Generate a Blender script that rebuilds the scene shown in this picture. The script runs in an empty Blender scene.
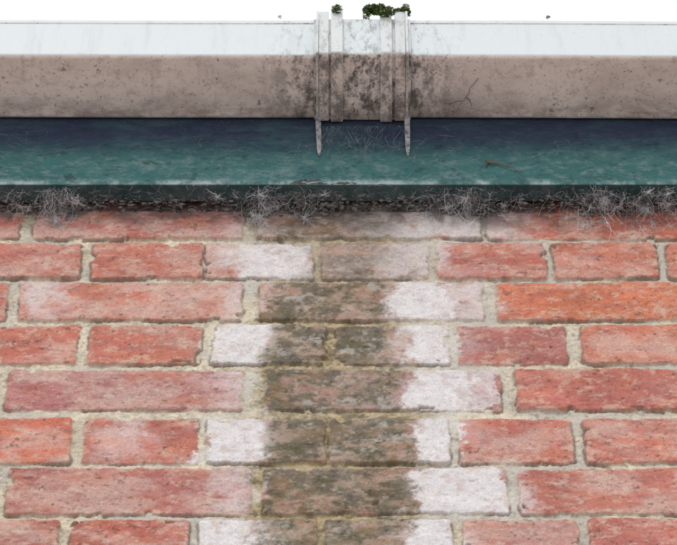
import bpy, math, random, bmesh
import numpy as np
from mathutils import Vector
random.seed(7); rng=np.random.RandomState(11)
CH=1.6; D0=1.82; TH=math.radians(57); FPX=3650.0
CAM=Vector((0,-D0,CH))
F=Vector((0,math.cos(TH),math.sin(TH))); U=Vector((0,-math.sin(TH),math.cos(TH))); R=Vector((1,0,0))
# measurements taken from the photograph, expressed on real planes parallel to the wall (y = -out)
def W(px,py,out=0.0):
    d=R*((px-338.5)/FPX)+U*((272.5-py)/FPX)+F
    t=(D0-out)/d.y
    return CAM+d*t
FO=0.029                       # fascia projection
ZF=W(338,184.5,FO).z           # fascia bottom
ZG=W(338,121,FO).z             # gutter underside
GD=0.072; GH=0.068
KL=1.26
def lin(c):
    c=np.array(c,float)/255.0
    return np.where(c<=0.04045,c/12.92,((c+0.055)/1.055)**2.4)
def alb(c,k=KL): return lin(c)/k
# ---------------------------------------------------------------- noise
TAB=rng.rand(512,512)
def vn(x,y,seed):
    x=x+seed*37.17; y=y+seed*91.73
    xi=np.floor(x).astype(int); yi=np.floor(y).astype(int)
    fx=x-xi; fy=y-yi
    fx=fx*fx*(3-2*fx); fy=fy*fy*(3-2*fy)
    a=TAB[xi%512,yi%512]; b=TAB[(xi+1)%512,yi%512]; c=TAB[xi%512,(yi+1)%512]; d=TAB[(xi+1)%512,(yi+1)%512]
    return (a*(1-fx)+b*fx)*(1-fy)+(c*(1-fx)+d*fx)*fy
def fbm(x,y,f,o,seed,g=0.5):
    s=0;a=1;t=0
    for i in range(o):
        s=s+a*vn(x*f,y*f,seed+i*3.3); t+=a; a*=g; f*=2.03
    return s/t
def ss(a,b,x):
    t=np.clip((x-a)/(b-a),0,1); return t*t*(3-2*t)
# ---------------------------------------------------------------- brick layout
ROWS=[ # top,bottom, [(x0,x1,colour)]
 (208,237.5,[(-195,20,(190,110,106)),(35,243,(192,108,104)),(258,480,(172,132,126)),(487,708,(202,106,90))]),
 (243,277,[(-32,80,(204,124,114)),(93,202,(204,118,108)),(206,312,(202,138,130)),(322,428,(188,140,132)),(437,545,(204,116,104)),(554,657,(208,122,106)),(668,775,(205,124,110))]),
 (282.5,318.5,[(-215,6,(204,124,114)),(20,242,(208,124,110)),(260,482,(188,124,114)),(497,725,(214,120,94))]),
 (325,362.5,[(-32,77,(206,118,104)),(90,200,(205,118,104)),(212,325,(178,144,140)),(336,449,(182,138,130)),(458,566,(190,114,110)),(583,695,(212,122,104))]),
 (370,408.5,[(-238,-6,(194,118,114)),(8,242,(188,118,118)),(266,500,(184,120,122)),(517,757,(204,118,108))]),
 (418.5,461.5,[(-45,70,(212,118,100)),(84,197,(205,118,104)),(207,324,(182,140,136)),(330,449,(182,136,126)),(460,573,(204,116,104)),(585,702,(208,120,108))]),
 (468,512,[(-245,-6,(192,106,104)),(8,249,(190,112,106)),(262,508,(182,120,116)),(521,768,(203,122,112))]),
 (519,562,[(-60,57,(190,110,100)),(70,187,(190,106,96)),(199,316,(180,142,134)),(326,452,(180,138,130)),(465,578,(198,116,108)),(590,712,(203,118,110))]),
]
PAL=[(205,116,106),(192,110,104),(208,120,100),(190,116,114),(200,122,112),(186,106,98),(204,116,104)]
XL=4.0
bricks=[]
def extend(row,period,gap,z0,z1):
    a=row[0][0]
    while a>-XL:
        w=period-gap; b=a-gap; row.insert(0,(max(b-w,-XL-0.2),b,PAL[rng.randint(7)])); a=b-w
    b=row[-1][1]
    while b<XL:
        w=period-gap; a=b+gap; row.append((a,a+w,PAL[rng.randint(7)])); b=a+w
    for r in row: bricks.append((r[0],r[1],z0,z1,r[2]))
for i,(t,b,bl) in enumerate(ROWS):
    zt=W(338,t-.8).z; zb=W(338,b+.8).z
    if i==0: zt+=0.012
    k=(W(339.5,(t+b)/2)-W(338.5,(t+b)/2)).x
    row=[((x0-338.5)*k-.0009,(x1-338.5)*k+.0009,c) for x0,x1,c in bl]
    extend(row,0.225 if i%2==0 else 0.1125,0.0115,zb,zt)
ZB7=W(338,562).z
z=ZB7-0.011; i=8
ztop0=W(338,208).z+0.012
while z>0.0:
    off=(0.0 if i%2==0 else 0.056)+rng.uniform(-.006,.006)
    p=0.225 if i%2==0 else 0.1125
    extend([(off,off+p-0.0115,PAL[rng.randint(7)])],p,0.0115,max(z-0.064,0.0),z); z-=0.0755; i+=1
ZPB=ZB7-0.0055-0.0755*1
extend([(0.03,0.1325,PAL[1])],0.1125,0.011,ztop0+0.011,ztop0+0.076)
ZPT=ztop0+0.08; XP=0.62
# ---------------------------------------------------------------- fine wall heightfield
st=0.00100
xs=np.arange(-XP,XP+st/2,st); zs=np.arange(ZPB,ZPT,st); nx=len(xs); nz=len(zs)
X,Z=np.meshgrid(xs,zs)
wx=X+(fbm(X,Z,45,3,1)-.5)*0.0042; wz=Z+(fbm(X,Z,24,3,2)-.5)*0.0036
edge=(fbm(X,Z,140,3,3)-.5)*0.0028+(fbm(X,Z,420,2,4)-.5)*0.0014
dist=np.full(X.shape,1.0); bid=np.zeros(X.shape,int)
for k,(x0,x1,z0,z1,c) in enumerate(bricks):
    if x1<-XP-0.02 or x0>XP+0.02 or z1<ZPB-0.02 or z0>ZPT+.02: continue
    i0=max(0,int((x0+XP-0.012)/st)); i1=min(nx,int((x1+XP+0.012)/st)+1)
    j0=max(0,int((z0-ZPB-0.012)/st)); j1=min(nz,int((z1-ZPB+0.012)/st)+1)
    if i1<=i0 or j1<=j0: continue
    sx=wx[j0:j1,i0:i1]; sz=wz[j0:j1,i0:i1]
    r=0.004
    tilt=(rng.rand()-.5)*0.018
    qx=np.abs(sx-(x0+x1)/2)-(x1-x0)/2+r; qz=np.abs(sz-(z0+z1)/2-(sx-(x0+x1)/2)*tilt)-(z1-z0)/2+r
    d=np.sqrt(np.maximum(qx,0)**2+np.maximum(qz,0)**2)+np.minimum(np.maximum(qx,qz),0)-r
    cur=dist[j0:j1,i0:i1]; m=d<cur
    cur[m]=d[m]; bid[j0:j1,i0:i1][m]=k
chip=ss(.66,.8,fbm(X,Z,70,3,64))*.005
dist=dist+edge+chip
NB=len(bricks)
boff=(rng.rand(NB)-.5)*0.0020; tx=(rng.rand(NB)-.5)*0.012; tz=(rng.rand(NB)-.5)*0.024
bx=np.array([(b[0]+b[1])/2 for b in bricks]); bz=np.array([(b[2]+b[3])/2 for b in bricks])
m=ss(0.0007,-0.0007,dist)
pit=ss(0.72,0.82,fbm(X,Z,190,2,5))
crease=np.abs(fbm(X+bid*.37,Z*2.6,22,3,6)-.5)
crk=ss(0.008,0.0,crease)*ss(.52,.64,fbm(X,Z,14,2,61))
gap=np.exp(-((dist-0.0004)/0.0008)**2)*ss(.42,.60,fbm(X,Z,34,3,66))
hb=boff[bid]+tx[bid]*(X-bx[bid])+tz[bid]*(Z-bz[bid])+(fbm(X,Z*1.6,40,4,7)-.5)*0.0020+(fbm(X,Z,380,2,8)-.5)*0.0005-pit*0.0008-crk*.0010
hb-=0.0007*np.exp(np.minimum(dist,0)/0.002)
hm=-0.0030+(fbm(X,Z,28,3,9)-.5)*0.0040+(fbm(X,Z,240,3,10,.65)-.5)*0.0022
H=hb*m+np.minimum(hm,hb+.0002)*(1-m)-gap*.0014
# ---- colour
bc=np.array([alb(b[4]) for b in bricks])[bid]
def mix(A,B,f): return A*(1-f[...,None])+np.asarray(B)*f[...,None]
xb=X+bid*.71
n1=fbm(xb,Z*1.8,20,4,12); n3=fbm(X,Z,420,2,14,.7)
C=bc.copy()
C=C*(1+(n1-.5)*.5)[...,None]
C=mix(C,alb((220,136,108)),ss(.42,.72,fbm(xb,Z*2.2,36,4,13))*.4)
C=mix(C,alb((172,98,96)),ss(.45,.75,fbm(xb,Z*2.4,30,4,15,.6))*.55)
hz=rng.rand(NB)[bid]
C=mix(C,alb((220,178,170)),ss(.40,.76,fbm(xb,Z*2,24,5,16,.62)+(hz-.5)*.26)*.6)
C=mix(C,alb((230,198,186)),ss(.56,.76,fbm(X,Z*1.6,120,4,17,.75))*.4)
C=mix(C,alb((138,84,78)),ss(.58,.80,fbm(X,Z*1.3,170,4,18,.75))*.42)
C=mix(C,alb((92,66,62)),ss(.70,.79,fbm(X,Z,190,3,19,.7))*.6)
C=mix(C,alb((100,66,60)),crk*.55)
C=C*np.array([.97,1.13,1.10])
C=C*(1+(n3-.5)*.30)[...,None]
C=mix(C,alb((190,140,125)),np.exp(np.minimum(dist,0)/0.0014)*.3)
# mortar
mn=fbm(X,Z,60,4,20); mg=fbm(X,Z,440,2,21)
M=np.broadcast_to(alb((220,207,186)),C.shape).copy()
M=M*(1+(mn-.5)*.5)[...,None]*(1+(mg-.5)*.6)[...,None]
M=mix(M,alb((200,194,186)),ss(.40,.66,fbm(X,Z,18,3,22))*.7)
M=mix(M,alb((140,126,108)),ss(.58,.76,fbm(X,Z,210,3,23,.75))*.5)
def field(lst,soft,seed,wb=1.):
    out=np.zeros(X.shape)
    wob=((fbm(X,Z,34,4,seed)-.5)*0.052+(fbm(X,Z,210,4,seed+1,.75)-.5)*.030)*wb
    for (py0,py1,a,b,s,sl,sr) in lst:
        zt=W(338,py0).z; zb=W(338,py1).z; kk=(W(339.5,(py0+py1)/2)-W(338.5,(py0+py1)/2)).x
        x0=(a-338.5)*kk; x1=(b-338.5)*kk; e1=1.3 if sl>9 else 1.; e2=1.3 if sr>9 else 1.
        f=ss(x0-sl*kk*e1,x0+sl*kk*e1,X+wob)*ss(x1+sr*kk*e2,x1-sr*kk*e2,X+wob)*ss(zt+.009,zt-.009,Z+wob*.5)*ss(zb-.009,zb+.009,Z+wob*.5)
        out=np.maximum(out,f*s)
    return out
stain=field([(190,700,266,412,.62,30,26),(190,242,262,415,.66,24,34),(240,282,318,414,.56,20,24),(278,323,262,390,.92,8,12),(321,368,268,400,.90,12,14),
 (364,415,262,404,.92,8,12),(411,467,256,418,.93,16,12),(463,517,252,424,.95,10,12),(512,600,256,418,.93,16,12)],10,30)
lime=field([(190,240,350,520,.66,50,30),(240,280,228,312,.85,14,10),(240,280,365,446,.60,30,12),(280,321,388,460,1.1,12,14),(280,321,450,488,.6,14,5),
 (321,366,205,270,1.1,4,14),(321,366,398,458,1.1,12,6),(366,413,404,476,1.15,10,12),(366,413,462,503,.6,12,3),(366,413,232,270,.8,8,8),(413,465,199,264,1.15,4,16),
 (413,465,414,460,1.15,12,6),(465,515,422,510,1.2,12,8),(465,515,505,530,.5,8,8),(515,600,196,262,1.1,4,16),(515,600,414,460,1.05,12,6),
 (413,465,100,160,.35,20,20),(280,321,16,70,.5,10,26),(200,700,190,500,.26,40,50),(200,700,205,268,.42,22,22),(200,700,405,465,.42,22,22)],10,40,.7)
sn=fbm(X,Z*1.3,55,5,50,.68)
lb=ss(.14,.50,fbm(X,Z*1.2,48,5,51,.7)+(lime-.5)*.60)*np.clip(lime*1.15,0,1)
limc=alb((236,232,234))*(1+(fbm(X,Z,160,4,52,.75)-.5)*.45)[...,None]
limc=mix(limc,alb((206,182,176)),ss(.54,.74,fbm(X,Z,90,4,68,.75))*.5)
sb=np.clip(stain*(.60+.75*ss(.28,.62,sn))*(1-.55*np.clip(lime-.7,0,.4)/.4),0,1)
scol=mix(mix(np.broadcast_to(alb((154,140,118)),C.shape),alb((104,96,78)),ss(.38,.60,sn)),alb((190,180,160)),ss(.55,.76,fbm(X,Z,170,4,54,.8))*.7)
scol=mix(scol,alb((60,58,48)),ss(.50,.70,fbm(X,Z*1.2,150,5,55,.8))*.8)
scol=mix(scol,alb((86,88,54)),ss(.50,.70,fbm(X,Z,40,4,67,.7))*.55)
scol=mix(scol,alb((152,118,84)),ss(.54,.76,fbm(X,Z,44,4,65,.65))*.45)
scol=mix(scol,alb((206,202,196)),ss(.60,.76,fbm(X,Z,60,5,69,.7))*.5)
C=mix(C,scol,sb*.93)
C=mix(C,limc,np.clip(lb,0,1)*.92*(1-.75*np.clip(stain-.3,0,.6)/.6*ss(1.05,.6,lime)))
mst=np.clip(stain*1.0,0,1)
mcol=mix(mix(np.broadcast_to(alb((186,164,122)),C.shape),alb((130,110,72)),ss(.42,.66,fbm(X,Z,110,4,57,.7))),alb((206,194,168)),ss(.55,.72,fbm(X,Z,190,3,58,.7))*.8)
mcol=mix(mcol,alb((74,72,46)),ss(.52,.70,fbm(X,Z,110,4,59,.75))*.8)
M=mix(M,mcol,mst*.9)
M=mix(M,alb((226,222,216)),np.clip(lime-stain*.7,0,1)*ss(.3,.6,sn)*.7)
g=ss(W(338,238).z,W(338,212).z,Z+(fbm(X,Z,70,3,62)-.5)*.03)
col=mix(M,C,m)
sm=ss(.60,.74,fbm(X,Z*1.3,90,5,60,.7)+.16*np.exp(np.minimum(dist,0)/0.0035))*m*(1-sb)
col=mix(col,alb((222,200,180)),sm*.5)
col=mix(col,alb((92,72,62)),gap*.62)
col=mix(col,alb((112,102,100)),g*ss(.40,.62,fbm(X,Z,60,4,63,.65))*.75)
col=np.clip(col,0.01,.85)
def make_obj(name,verts,faces,mat,parent=None,smooth=False):
    me=bpy.data.meshes.new(name); me.from_pydata([tuple(v) for v in verts],[],faces); me.update()
    if mat: me.materials.append(mat)
    o=bpy.data.objects.new(name,me); bpy.context.scene.collection.objects.link(o)
    if parent: o.parent=parent
    return o
def empty(name):
    o=bpy.data.objects.new(name,None); bpy.context.scene.collection.objects.link(o); return o
# ---------------------------------------------------------------- materials
class NT:
    def __init__(s,name,rough=.9,spec=.2):
        s.m=bpy.data.materials.new(name); s.m.use_nodes=True; s.n=s.m.node_tree.nodes; s.l=s.m.node_tree.links
        s.b=s.n['Principled BSDF']; s.b.inputs['Roughness'].default_value=rough; s.b.inputs['Specular IOR Level'].default_value=spec
        g=s.n.new('ShaderNodeNewGeometry'); s.pos=g.outputs['Position']; s.nor=g.outputs['Normal']
        sp=s.n.new('ShaderNodeSeparateXYZ'); s.l.new(s.pos,sp.inputs[0]); s.x,s.y,s.z=sp.outputs
        sn=s.n.new('ShaderNodeSeparateXYZ'); s.l.new(s.nor,sn.inputs[0]); s.nz=sn.outputs[2]
    def noise(s,scale,detail=4,rough=.6,stretch=(1,1,1),off=0.,dist=0.):
        mp=s.n.new('ShaderNodeMapping'); mp.inputs['Scale'].default_value=stretch; mp.inputs['Location'].default_value=(off,off*.7,off*.3)
        s.l.new(s.pos,mp.inputs[0]); t=s.n.new('ShaderNodeTexNoise'); s.l.new(mp.outputs[0],t.inputs['Vector'])
        t.inputs['Scale'].default_value=scale; t.inputs['Detail'].default_value=detail; t.inputs['Roughness'].default_value=rough; t.inputs['Distortion'].default_value=dist
        return t.outputs['Fac']
    def mr(s,v,a,b,c=0.,d=1.):
        t=s.n.new('ShaderNodeMapRange'); t.interpolation_type='SMOOTHSTEP'; s.l.new(v,t.inputs[0])
        for i,q in enumerate((a,b,c,d)): t.inputs[i+1].default_value=q
        return t.outputs[0]
    def math(s,op,a,b=0.):
        t=s.n.new('ShaderNodeMath'); t.operation=op
        for i,q in enumerate((a,b)):
            if isinstance(q,(int,float)): t.inputs[i].default_value=q
            else: s.l.new(q,t.inputs[i])
        return t.outputs[0]
    def mix(s,f,a,b,mode='MIX'):
        t=s.n.new('ShaderNodeMix'); t.data_type='RGBA'; t.blend_type=mode
        for i,q in ((0,f),(6,a),(7,b)):
            if isinstance(q,(int,float)): t.inputs[i].default_value=q
            elif isinstance(q,(tuple,list,np.ndarray)): t.inputs[i].default_value=(*[float(v) for v in q[:3]],1)
            else: s.l.new(q,t.inputs[i])
        return t.outputs[2]
    def col(s,c): s.l.new(c,s.b.inputs['Base Color'])
    def bump(s,h,dist,strength=1.):
        t=s.n.new('ShaderNodeBump'); t.inputs['Distance'].default_value=dist; t.inputs['Strength'].default_value=strength
        s.l.new(h,t.inputs['Height']); s.l.new(t.outputs[0],s.b.inputs['Normal'])
w=NT('weathered_brick',.95,.12)
at=w.n.new('ShaderNodeAttribute'); at.attribute_name='Col'
fn=w.noise(700,3,.8)
c=w.mix(1.0,at.outputs['Color'],w.mix(w.mr(fn,.30,.70),(.82,.81,.80),(1.17,1.17,1.17)),'MULTIPLY')
w.col(c); w.bump(fn,.0005,.7)
wall=empty('brick_wall')
nv=nx*nz
me=bpy.data.meshes.new('weathered_face')
co=np.empty((nv,3),np.float32); co[:,0]=X.ravel(); co[:,1]=-H.ravel(); co[:,2]=Z.ravel()
idx=np.arange(nv).reshape(nz,nx)
q=np.stack([idx[:-1,:-1],idx[:-1,1:],idx[1:,1:],idx[1:,:-1]],-1).reshape(-1,4)
me.vertices.add(nv); me.vertices.foreach_set('co',co.ravel())
nf=len(q); me.loops.add(nf*4); me.loops.foreach_set('vertex_index',q.ravel().astype(np.int32))
me.polygons.add(nf); me.polygons.foreach_set('loop_start',np.arange(0,nf*4,4,dtype=np.int32))
me.update(calc_edges=True)
me.polygons.foreach_set('use_smooth',np.ones(nf,bool))
ca=me.color_attributes.new('Col','FLOAT_COLOR','POINT')
cc=np.ones((nv,4),np.float32); cc[:,:3]=col.reshape(-1,3); ca.data.foreach_set('color',cc.ravel())
me.materials.append(w.m)
o=bpy.data.objects.new('weathered_face',me); bpy.context.scene.collection.objects.link(o); o.parent=wall
V=[];Fc=[];CC=[]
def box(x0,x1,y0,y1,z0,z1,c=None):
    b=len(V); e=0.0025
    for (xx,yy,zz) in [(x0,y1,z0),(x1,y1,z0),(x1,y1,z1),(x0,y1,z1),(x0,y0+e,z0),(x1,y0+e,z0),(x1,y0+e,z1),(x0,y0+e,z1),(x0+e,y0,z0+e),(x1-e,y0,z0+e),(x1-e,y0,z1-e),(x0+e,y0,z1-e)]:
        V.append((xx,yy,zz)); CC.append(c)
    for f in [(0,4,7,3),(5,1,2,6),(0,1,5,4),(7,6,2,3),(4,5,9,8),(5,6,10,9),(6,7,11,10),(7,4,8,11),(8,9,10,11)]:
        Fc.append(tuple(b+i for i in f))
for (x0,x1,z0,z1,c) in bricks:
    zc=(z0+z1)/2; cl=alb(c)*(0.85+.3*rng.rand()); yy=rng.uniform(-.0012,.0012)
    if x1-x0<.02 or z1-z0<.01: continue
    if ZPB<zc<ZPT:
        if x1<=-XP or x0>=XP: segs=[(x0,x1)]
        elif x0<-XP: segs=[(x0,-XP-.0005)]
        elif x1>XP: segs=[(XP+.0005,x1)]
        else: segs=[]
    else: segs=[(x0,x1)]
    for a,b in segs:
        if b-a>.008: box(a,b,yy,0.05,z0,z1,cl)
o=make_obj('outer_bricks',V,Fc,w.m,wall)
ca=o.data.color_attributes.new('Col','FLOAT_COLOR','POINT')
ca.data.foreach_set('color',np.array([[*c,1] for c in CC],np.float32).ravel())
mo=NT('mortar',.97,.1); mo.col(mo.mix(mo.noise(60,3),alb((190,176,150)),alb((222,206,178))))
def cuboid(name,x0,x1,y0,y1,z0,z1,mat,parent=None,bev=0):
    v=[(x0,y0,z0),(x1,y0,z0),(x1,y1,z0),(x0,y1,z0),(x0,y0,z1),(x1,y0,z1),(x1,y1,z1),(x0,y1,z1)]
    f=[(0,3,2,1),(4,5,6,7),(0,1,5,4),(1,2,6,5),(2,3,7,6),(3,0,4,7)]
    o=make_obj(name,v,f,mat,parent)
    if bev:
        b=o.modifiers.new('b','BEVEL'); b.width=bev; b.segments=2
    return o
cuboid('mortar_core',-XL,XL,0.0135,0.215,-0.1,ZG+0.05,mo.m,wall)
for nm,a,b,z0,z1 in [('joint_bed',-XL,XL,0,ZPB),('joint_bed_side_a',-XL,-XP,ZPB,ZPT),('joint_bed_side_b',XP,XL,ZPB,ZPT)]:
    make_obj(nm,[(a,.003,z0),(b,.003,z0),(b,.003,z1),(a,.003,z1)],[(0,1,2,3)],mo.m,wall)
# ---------------------------------------------------------------- fascia
fa=NT('teal_painted_timber',.9,.08)
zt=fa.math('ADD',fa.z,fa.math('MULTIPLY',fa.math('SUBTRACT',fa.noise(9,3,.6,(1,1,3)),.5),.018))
shade_grad=fa.mr(zt,ZF+.038,ZF+.095)
base=fa.mix(shade_grad,(.038,.112,.114),(.034,.044,.084))  # gutter's shadow put into the paint: teal darkens to navy towards the top
base=fa.mix(fa.mr(fa.noise(16,4,.7,(.7,1,2)),.42,.75,0,.5),base,(.070,.160,.160))
base=fa.mix(fa.math('MULTIPLY',fa.mr(fa.noise(90,4,.85,(.8,1,1.2),off=5),.44,.72,0,.6),fa.mr(zt,ZF+.10,ZF+.02,.15,1.)),base,(.20,.25,.25))
edge_=fa.math('MULTIPLY',fa.mr(fa.math('ADD',fa.z,fa.math('MULTIPLY',fa.noise(70,4,.75),.016)),ZF+.020,ZF+.009),fa.mr(fa.noise(20,4,.85,(1,1,.5),off=9),.38,.60,.05,.8))
base=fa.mix(edge_,base,(.36,.44,.45))
base=fa.mix(fa.mr(fa.noise(70,5,.85,(.7,1,1),off=2),.51,.67,0,.7),base,(.024,.030,.038))
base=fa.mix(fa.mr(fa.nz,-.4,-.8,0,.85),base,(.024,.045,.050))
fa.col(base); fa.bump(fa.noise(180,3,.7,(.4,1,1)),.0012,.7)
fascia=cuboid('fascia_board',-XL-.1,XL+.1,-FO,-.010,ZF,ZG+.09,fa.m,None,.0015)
# ---------------------------------------------------------------- gutter
XB=[(W(p,90,FO+GD*.5)).x for p in (314,411)]
xc=(XB[0]+XB[1])/2
def gutter_mat(name,white=(.60,.64,.66),nd=1.):
    g=NT(name,.5,.3)
    ax=g.math('ABSOLUTE',g.math('SUBTRACT',g.x,xc))
    near=g.mr(ax,.115,.042)
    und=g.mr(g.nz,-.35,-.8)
    fr=g.mix(g.mr(g.noise(40,4,.75,(1,1,.15)),.48,.80,0,.6),white,(.42,.45,.46))
    fr=g.mix(g.mr(g.noise(240,3,.7),.66,.74,0,.5),fr,(.24,.22,.21))
    fr=g.mix(g.math('MULTIPLY',near,g.mr(g.noise(120,4,.8,(1,1,.35)),.50,.64,0,.6*nd)),fr,(.20,.19,.185))
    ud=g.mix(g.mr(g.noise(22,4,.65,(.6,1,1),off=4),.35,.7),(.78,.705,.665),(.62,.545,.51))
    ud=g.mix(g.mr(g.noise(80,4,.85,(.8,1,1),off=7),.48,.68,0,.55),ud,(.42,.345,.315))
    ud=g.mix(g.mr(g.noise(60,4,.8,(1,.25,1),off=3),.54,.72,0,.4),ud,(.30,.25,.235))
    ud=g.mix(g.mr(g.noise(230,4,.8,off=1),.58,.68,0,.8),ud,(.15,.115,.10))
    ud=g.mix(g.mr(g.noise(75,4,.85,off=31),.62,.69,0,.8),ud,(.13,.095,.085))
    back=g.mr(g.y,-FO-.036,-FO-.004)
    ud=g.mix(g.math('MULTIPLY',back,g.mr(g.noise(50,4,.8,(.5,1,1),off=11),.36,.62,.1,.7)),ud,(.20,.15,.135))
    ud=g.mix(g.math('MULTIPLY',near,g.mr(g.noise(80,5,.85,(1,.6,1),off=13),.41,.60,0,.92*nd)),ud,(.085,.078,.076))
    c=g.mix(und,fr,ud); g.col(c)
    g.l.new(g.mr(und,0,1,.5,.9),g.b.inputs['Roughness'])
    g.bump(g.noise(160,3,.7),.0007,.5)
    return g.m
gm=gutter_mat('dirty_white_upvc')
SL=-0.0045
def sweep(name,prof,x0,x1,mat,parent,off=0.0,nseg=1,jit=0):
    v=[];f=[];n=len(prof)
    for s in range(nseg+1):
        x=x0+(x1-x0)*s/nseg; j=(math.sin(x*5+1)*.0007+math.sin(x*13)*.0004) if jit else 0
        for (a,b) in prof: v.append((x,-FO-a,ZG+b+SL*x+j))
    for s in range(nseg):
        for i in range(n):
            j=(i+1)%n; f.append((s*n+i,s*n+j,(s+1)*n+j,(s+1)*n+i))
    f.append(tuple(range(n))[::-1]); f.append(tuple(nseg*n+i for i in range(n)))
    o=make_obj(name,v,f,mat,parent)
    bm=bmesh.new(); bm.from_mesh(o.data); bmesh.ops.recalc_face_normals(bm,faces=bm.faces); bm.to_mesh(o.data); bm.free()
    return o
gut=empty('rain_gutter')
def arc(cx,cz,r,a0,a1,n=5): return [(cx+r*math.cos(math.radians(a0+(a1-a0)*i/n)),cz+r*math.sin(math.radians(a0+(a1-a0)*i/n))) for i in range(n+1)]
prof=[(.002,.072),(.002,.003)]+arc(.005,.003,.003,180,270,3)+arc(GD-.004,.004,.004,270,360,5)+[(GD+.0005,GH-.008),(GD+.0014,GH-.007)]+arc(GD-.0005,GH-.0025,.002,0,180,6)+[(GD-.0028,GH-.006),(GD-.0028,.003),(.004,.003),(.004,.072)]
sweep('trough',prof,-XL-.1,XL+.1,gm,gut,nseg=120,jit=1)
um=gutter_mat('dirty_white_upvc_clip',(.60,.62,.62),.8)
def sleeve(nm,px0,px1,o,top,hook=0.0,mat=None):
    x0=W(px0,90,FO+GD*.5).x; x1=W(px1,90,FO+GD*.5).x
    a=GD+.0020+o
    p=[(.0022,-.0008),(.0022,-o-.0012)]+arc(a-.004,-o-.0012+.004,.004,270,360,4)+[(a,GH+top-.004)]
    p+=arc(a-.004,GH+top-.004,.004,0,110,4)+[(a-.008-hook,GH+top-.0015),(a-.008-hook,GH+top-.0045)]+[(a-.0045,GH+top-.004),(a-.0038,GH+top-.008)]+[(GD+.0018,.004),(GD-.001,-.0008)]
    ob=sweep(nm,p,x0,x1,mat or um,gut)
    b=ob.modifiers.new('b','BEVEL'); b.width=.0007; b.segments=2; b.limit_method='ANGLE'
sleeve('union_sleeve',314,411,.0004,.002,0,gm)
sleeve('union_lip_a',316.2,318.4,.0052,.010)
sleeve('union_strap_a',318.6,328.8,.0028,.013,.004)
sleeve('clip_strap_a',331,342.8,.0046,.022,.008)
sleeve('clip_strap_b',380.5,392,.0046,.020,.008)
sleeve('union_strap_b',395.2,405.6,.0028,.013,.004)
sleeve('union_lip_b',405.8,408.2,.0052,.010)
lq=NT('clip_leg',.6,.3); lq.col(lq.mix(lq.mr(lq.noise(150,3,.7),.42,.65),(.38,.38,.41),(.11,.11,.13)))
for nm,px in (('bracket_leg_a',318.2),('bracket_leg_b',407)):
    p0=W(px,122,FO); p1=W(px+1,155,FO+.002); hw=.0019
    v=[];f=[]
    n=6
    for i in range(n+1):
        t=i/n; z_=p0.z+.004-(p0.z+.004-p1.z)*t; x_=p0.x+(p1.x-p0.x)*t; h=hw*(1-t)**.25+.0008; pr=.0015+.007*(1-t)**1.3
        v+=[(x_-h,-FO-.0005,z_),(x_-h,-FO-pr,z_),(x_+h,-FO-pr,z_),(x_+h,-FO-.0005,z_)]
    for i in range(n):
        for j in range(4): f.append((i*4+j,i*4+(j+1)%4,i*4+4+(j+1)%4,i*4+4+j))
    f+= [(3,2,1,0),(n*4,n*4+1,n*4+2,n*4+3)]
    make_obj(nm,v,f,lq.m,gut)
# ---------------------------------------------------------------- moss
mm=NT('moss_green',.95,.1); mm.col(mm.mix(mm.mr(mm.noise(300,2),.35,.65),(.030,.055,.014),(.12,.17,.04)))
def moss(cx,cy,cz,rx,ry,rz,n,V,Fc,size=.0022):
    for _ in range(n):
        while True:
            a,b,c_=[random.uniform(-1,1) for _ in range(3)]
            if a*a+b*b+c_*c_<1: break
        if c_<-.6: continue
        p=Vector((cx+a*rx,cy+b*ry,cz+c_*rz*(0.7+.3*math.sin(a*9+cx*400))))
        for k in range(2):
            d=Vector((random.uniform(-1,1),random.uniform(-1,1),random.uniform(-.3,1.2))).normalized()*size*random.uniform(.6,1.5)
            s=d.cross(Vector((random.uniform(-1,1),random.uniform(-1,1),random.uniform(-1,1)))).normalized()*size*.3
            i=len(V); V+=[tuple(p-s),tuple(p+s),tuple(p+d*.6+s*1.2),tuple(p+d)]; Fc.append((i,i+1,i+2,i+3))
V1=[];F1=[]
for (px,py,rx,rz,n,o_) in [(373,10,.010,.006,900,-.001),(386,12,.010,.004,500,.012),(381,9,.005,.004,250,.006),(402,13,.009,.005,700,.002),(406,9,.004,.003,150,.002),(337,10,.005,.003,200,.010),(366,16,.004,.003,120,.0)]:
    p=W(px,py,FO+GD+o_); moss(p.x,p.y,p.z,rx,.006,rz,n,V1,F1,.0015)
make_obj('moss_clump',V1,F1,mm.m)
V1=[];F1=[]
for (px,py,r,n) in [(548,17.5,.0020,30),(280,17,.0018,20)]:
    p=W(px,py,FO+GD-.001); moss(p.x,p.y,p.z,r,r,r*.8,n,V1,F1,.0012)
dk=NT('dark_debris',.95,.1); dk.col(dk.mix(dk.noise(400,2),(.03,.025,.02),(.12,.09,.07)))
make_obj('debris_speck',V1,F1,dk.m)
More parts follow.
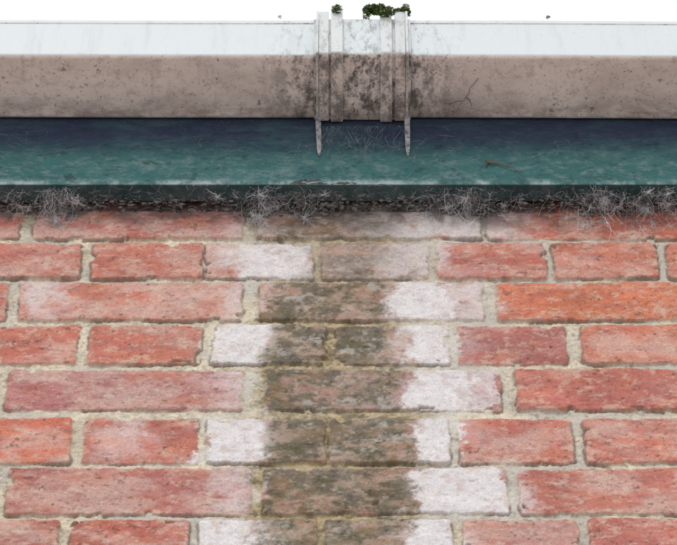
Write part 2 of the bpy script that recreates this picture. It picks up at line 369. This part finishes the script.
# ---------------------------------------------------------------- cobwebs
def webmat(nm,a,b):
    cm=NT(nm,.9,.05); cm.col(cm.mix(cm.mr(cm.noise(90,2),.4,.6),a,b)); return cm.m
cmA=webmat('dusty_cobweb',(.36,.35,.38),(.78,.77,.80)); cmB=webmat('sooty_cobweb',(.12,.12,.14),(.34,.34,.37))
def strands(name,items,rad,mat):
    cu=bpy.data.curves.new(name,'CURVE'); cu.dimensions='3D'; cu.bevel_depth=rad; cu.bevel_resolution=0; cu.use_fill_caps=False
    for pts in items:
        s=cu.splines.new('POLY'); s.points.add(len(pts)-1)
        rr=random.choice([.35,.45,.6,.8,1.2])
        for i,p in enumerate(pts): s.points[i].co=(*p,1); s.points[i].radius=rr*random.uniform(.7,1.3)
    cu.materials.append(mat)
    o=bpy.data.objects.new(name,cu); bpy.context.scene.collection.objects.link(o); return o
def strand(a,b,sag,n=8,j=.0012):
    pts=[]; L=(b-a).length; side=Vector((random.gauss(0,1),random.gauss(0,.3),random.gauss(0,1)))*L*.14; s2=Vector((random.gauss(0,1),0,random.gauss(0,1)))*L*.06
    for i in range(n+1):
        t=i/n; p=a.lerp(b,t)+side*math.sin(math.pi*t)+s2*math.sin(2*math.pi*t); p=p+Vector((random.uniform(-j,j),random.uniform(-j,j),random.uniform(-j,j)-sag*4*t*(1-t))); p.y=min(p.y,-.0012)
        pts.append(p)
    return pts
def pt(px,py,o=None):
    if o is None:
        t=min(max((py-185)/27,0),1); o=FO*(1-t)+.002+random.uniform(0,.003)
    return W(px,py,o)
items=[];itB=[]
dens=[(22,10,.4),(62,10,1.6),(48,16,.4),(222,10,.25),(262,11,1.4),(300,14,.6),(438,11,.6),(466,12,1.6),(515,12,.25),(575,12,.6),(603,12,1.5),(640,13,1.2),(668,8,.8)]
for cx,sp,wt in dens:
    for _ in range(int(55*wt)):
        x0=random.gauss(cx,sp); y0=random.uniform(186,208)
        x1=x0+random.gauss(0,9); y1=min(y0+abs(random.gauss(0,15)),244)
        (items if random.random()<.7 else itB).append(strand(pt(x0,y0),pt(x1,y1),random.uniform(0,.002),random.randint(6,12),random.uniform(.0002,.0007)))
    for _ in range(int(4*wt+.5)):
        c0=(random.gauss(cx,sp*.8),random.uniform(190,224)); sz=random.uniform(.5,1.7)
        for k in range(30):
            a=random.uniform(0,6.28); r_=random.uniform(2,11)*sz
            items.append(strand(pt(*c0),pt(c0[0]+math.cos(a)*r_,c0[1]+math.sin(a)*r_*.8),random.uniform(-.001,.002),6,.0005))
for _ in range(480):
    x0=random.uniform(-60,740); y0=random.uniform(190,208)
    itB.append(strand(pt(x0,y0),pt(x0+random.gauss(0,10),y0+random.gauss(0,5)),random.uniform(0,.002),7,.0006))
strands('cobweb',items,.00012,cmA); strands('cobweb',itB,.00014,cmB)
items=[]
for _ in range(150):
    cx=random.choice([190,200,290,312,330,350,370,395,420,440,20,560]); x0=random.gauss(cx,14); y0=random.uniform(126,178)
    items.append(strand(W(x0,y0,FO+.0015+random.uniform(0,.003)),W(x0+random.gauss(0,12),y0+random.gauss(0,9),FO+.0015+random.uniform(0,.003)),.0006,8,.0005))
for _ in range(60):
    x0=random.uniform(318,408); items.append(strand(W(x0,126,FO+.008),W(x0+random.gauss(0,9),random.uniform(134,162),FO+.002),.001,8,.0006))
strands('cobweb',items,.00009,cmB)
# ---------------------------------------------------------------- debris, peeling paint, twig
V1=[];F1=[]
def lump(p,r,V,Fc):
    i=len(V); n=7
    for a in range(4):
        th=math.pi*(a+.5)/4
        for b in range(n):
            ph=2*math.pi*b/n; k=r*random.uniform(.6,1.25)
            V.append((p.x+k*1.4*math.sin(th)*math.cos(ph),p.y+k*.7*math.sin(th)*math.sin(ph),p.z+k*.7*math.cos(th)))
    for a in range(3):
        for b in range(n): Fc.append((i+a*n+b,i+a*n+(b+1)%n,i+(a+1)*n+(b+1)%n,i+(a+1)*n+b))
    Fc.append(tuple(i+b for b in range(n))[::-1]); Fc.append(tuple(i+3*n+b for b in range(n)))
for _ in range(2400):
    px=random.uniform(-40,720); py=random.uniform(195,212)
    if random.random()<.4: px=random.choice([60,270,300,320,455,470,600])+random.gauss(0,18); py=random.uniform(190,216)
    t=max((212-py)/26,0); p=W(px,py,max(0.001,FO*t*.9)); lump(p,random.choice([.0005,.0007,.001,.0013,.002]),V1,F1)
db=NT('dusty_debris',.95,.1); db.col(db.mix(db.mr(db.noise(160,3,.7),.35,.65),(.04,.038,.042),(.26,.245,.24)))
make_obj('leaf_debris',V1,F1,db.m)
pk=NT('peeling_paint',.7,.3); pk.col(pk.mix(pk.noise(200,2),(.14,.19,.22),(.40,.46,.50)))
V1=[];F1=[]
for (px,py,w_,h_) in [(310,180,17,4.5),(345,182,14,2.5),(298,182,9,3),(380,184,12,2),(200,184,8,2)]:
    n=12; i=len(V1)
    for k in range(n+1):
        t=k/n; x=px-w_+2*w_*t; hh=h_*math.sin(math.pi*min(max(t,.04),.96))*random.uniform(.5,1.2)
        a=W(x,py+2+random.uniform(-1,1),FO+.0008); b=W(x+random.uniform(-1,1),py-hh+2,FO+.0035+.003*math.sin(t*3)); V1+=[tuple(a),tuple(b)]
    for k in range(n): F1.append((i+2*k,i+2*k+2,i+2*k+3,i+2*k+1))
make_obj('paint_flake',V1,F1,pk.m)
tw=NT('twig_brown',.9,.1); tw.col(tw.mix(tw.noise(200,2),(.10,.055,.03),(.22,.12,.07)))
cu=bpy.data.curves.new('twig','CURVE'); cu.dimensions='3D'; cu.bevel_depth=.0008; cu.bevel_resolution=2; cu.use_fill_caps=True
for pts in [[(486,160,1.2),(490,163,1.3),(497,163,.9),(505,166,.6),(514,168,.4),(522,173,.25)],[(488,161,1),(486,165,.5)]]:
    s=cu.splines.new('POLY'); s.points.add(len(pts)-1)
    for i,(a,b,r_) in enumerate(pts): s.points[i].co=(*W(a,b,FO+.002),1); s.points[i].radius=r_
cu.materials.append(tw.m); o=bpy.data.objects.new('twig',cu); bpy.context.scene.collection.objects.link(o)
cu=bpy.data.curves.new('dried_stem','CURVE'); cu.dimensions='3D'; cu.bevel_depth=.00030; cu.bevel_resolution=1; cu.use_fill_caps=True
def under(px,py):
    d=R*((px-338.5)/FPX)+U*((272.5-py)/FPX)+F; p=CAM+d*((ZG-.0006-CH)/d.z); p.z=ZG+SL*p.x-.0006; return p
for pts in [[(478,78),(475,83),(470,88),(469,93),(465,97),(463,101),(459,106),(457,111),(453,115)],[(465,97),(469,100),(472,106)],[(463,101),(456,101),(450,104),(444,103)]]:
    s=cu.splines.new('POLY'); s.points.add(len(pts)-1)
    for i,(a,b) in enumerate(pts): s.points[i].co=(*under(a+random.uniform(-1,1),b),1); s.points[i].radius=1-.09*i
cu.materials.append(dk.m); o=bpy.data.objects.new('dried_stem',cu); bpy.context.scene.collection.objects.link(o)
# ---------------------------------------------------------------- roof (behind the gutter)
rt=NT('clay_roof_tile',.9,.2); rt.col(rt.mix(rt.noise(12,3),(.16,.07,.05),(.28,.13,.09)))
V=[];Fc=[]
pitch=math.radians(35)
for r_ in range(22):
    for k in range(int(2*XL/.17)):
        x0=-XL+k*.17+(.085 if r_%2 else 0)+.001; x1=x0+.167
        s0=r_*.10; s1=s0+.165
        def P(s,h): return (-FO+.01+s*math.cos(pitch)-h*math.sin(pitch), ZG+.078+s*math.sin(pitch)+h*math.cos(pitch))
        a=P(s0,.022);b=P(s1,.008);c_=P(s1,.0);d=P(s0,.012); i=len(V)
        V+=[(x0,*a),(x1,*a),(x1,*b),(x0,*b),(x0,*d),(x1,*d),(x1,*c_),(x0,*c_)]
        Fc+=[(i,i+1,i+2,i+3),(i+4,i+7,i+6,i+5),(i,i+4,i+5,i+1),(i+1,i+5,i+6,i+2),(i+3,i+7,i+4,i)]
make_obj('tiled_roof',V,Fc,rt.m)
# ---------------------------------------------------------------- ground
gr=NT('pale_concrete_ground',.95,.1)
gr.col(gr.mix(gr.mr(gr.noise(1.2,5,.65),.3,.7),(.47,.45,.42),(.60,.58,.54)))
make_obj('ground',[(-400,-400,0),(400,-400,0),(400,400,0),(-400,400,0)],[(0,1,2,3)],gr.m)
# ---------------------------------------------------------------- light
EL=math.radians(44); AZ=math.radians(-14)
sd=Vector((math.sin(AZ)*math.cos(EL),-math.cos(AZ)*math.cos(EL),math.sin(EL)))
L=bpy.data.lights.new('sun','SUN'); L.energy=1.1; L.angle=math.radians(18); L.color=(1,.97,.92)
lo=bpy.data.objects.new('sun',L); bpy.context.scene.collection.objects.link(lo)
lo.rotation_euler=(-sd).to_track_quat('-Z','Y').to_euler()
wd=bpy.data.worlds.new('World'); bpy.context.scene.world=wd; wd.use_nodes=True
n=wd.node_tree.nodes; l=wd.node_tree.links; bg=n['Background']
sky=n.new('ShaderNodeTexSky'); sky.sky_type='NISHITA'; sky.sun_disc=False; sky.sun_elevation=EL; sky.sun_rotation=math.atan2(sd.x,sd.y)
mx=n.new('ShaderNodeMix'); mx.data_type='RGBA'; mx.inputs[0].default_value=.88
l.new(sky.outputs[0],mx.inputs[6]); mx.inputs[7].default_value=(11.5,11.8,12.1,1)
l.new(mx.outputs[2],bg.inputs[0]); bg.inputs[1].default_value=.11
# ---------------------------------------------------------------- camera
cd=bpy.data.cameras.new('camera'); cd.sensor_width=36; cd.lens=36*FPX/677; cd.clip_end=2000; cd.clip_start=.05
cam=bpy.data.objects.new('camera',cd); bpy.context.scene.collection.objects.link(cam); cam.location=CAM
cam.rotation_euler=F.to_track_quat('-Z','Y').to_euler()
bpy.context.scene.camera=cam
vs=bpy.context.scene.view_settings; vs.view_transform='Standard'; vs.look='None'; vs.exposure=0
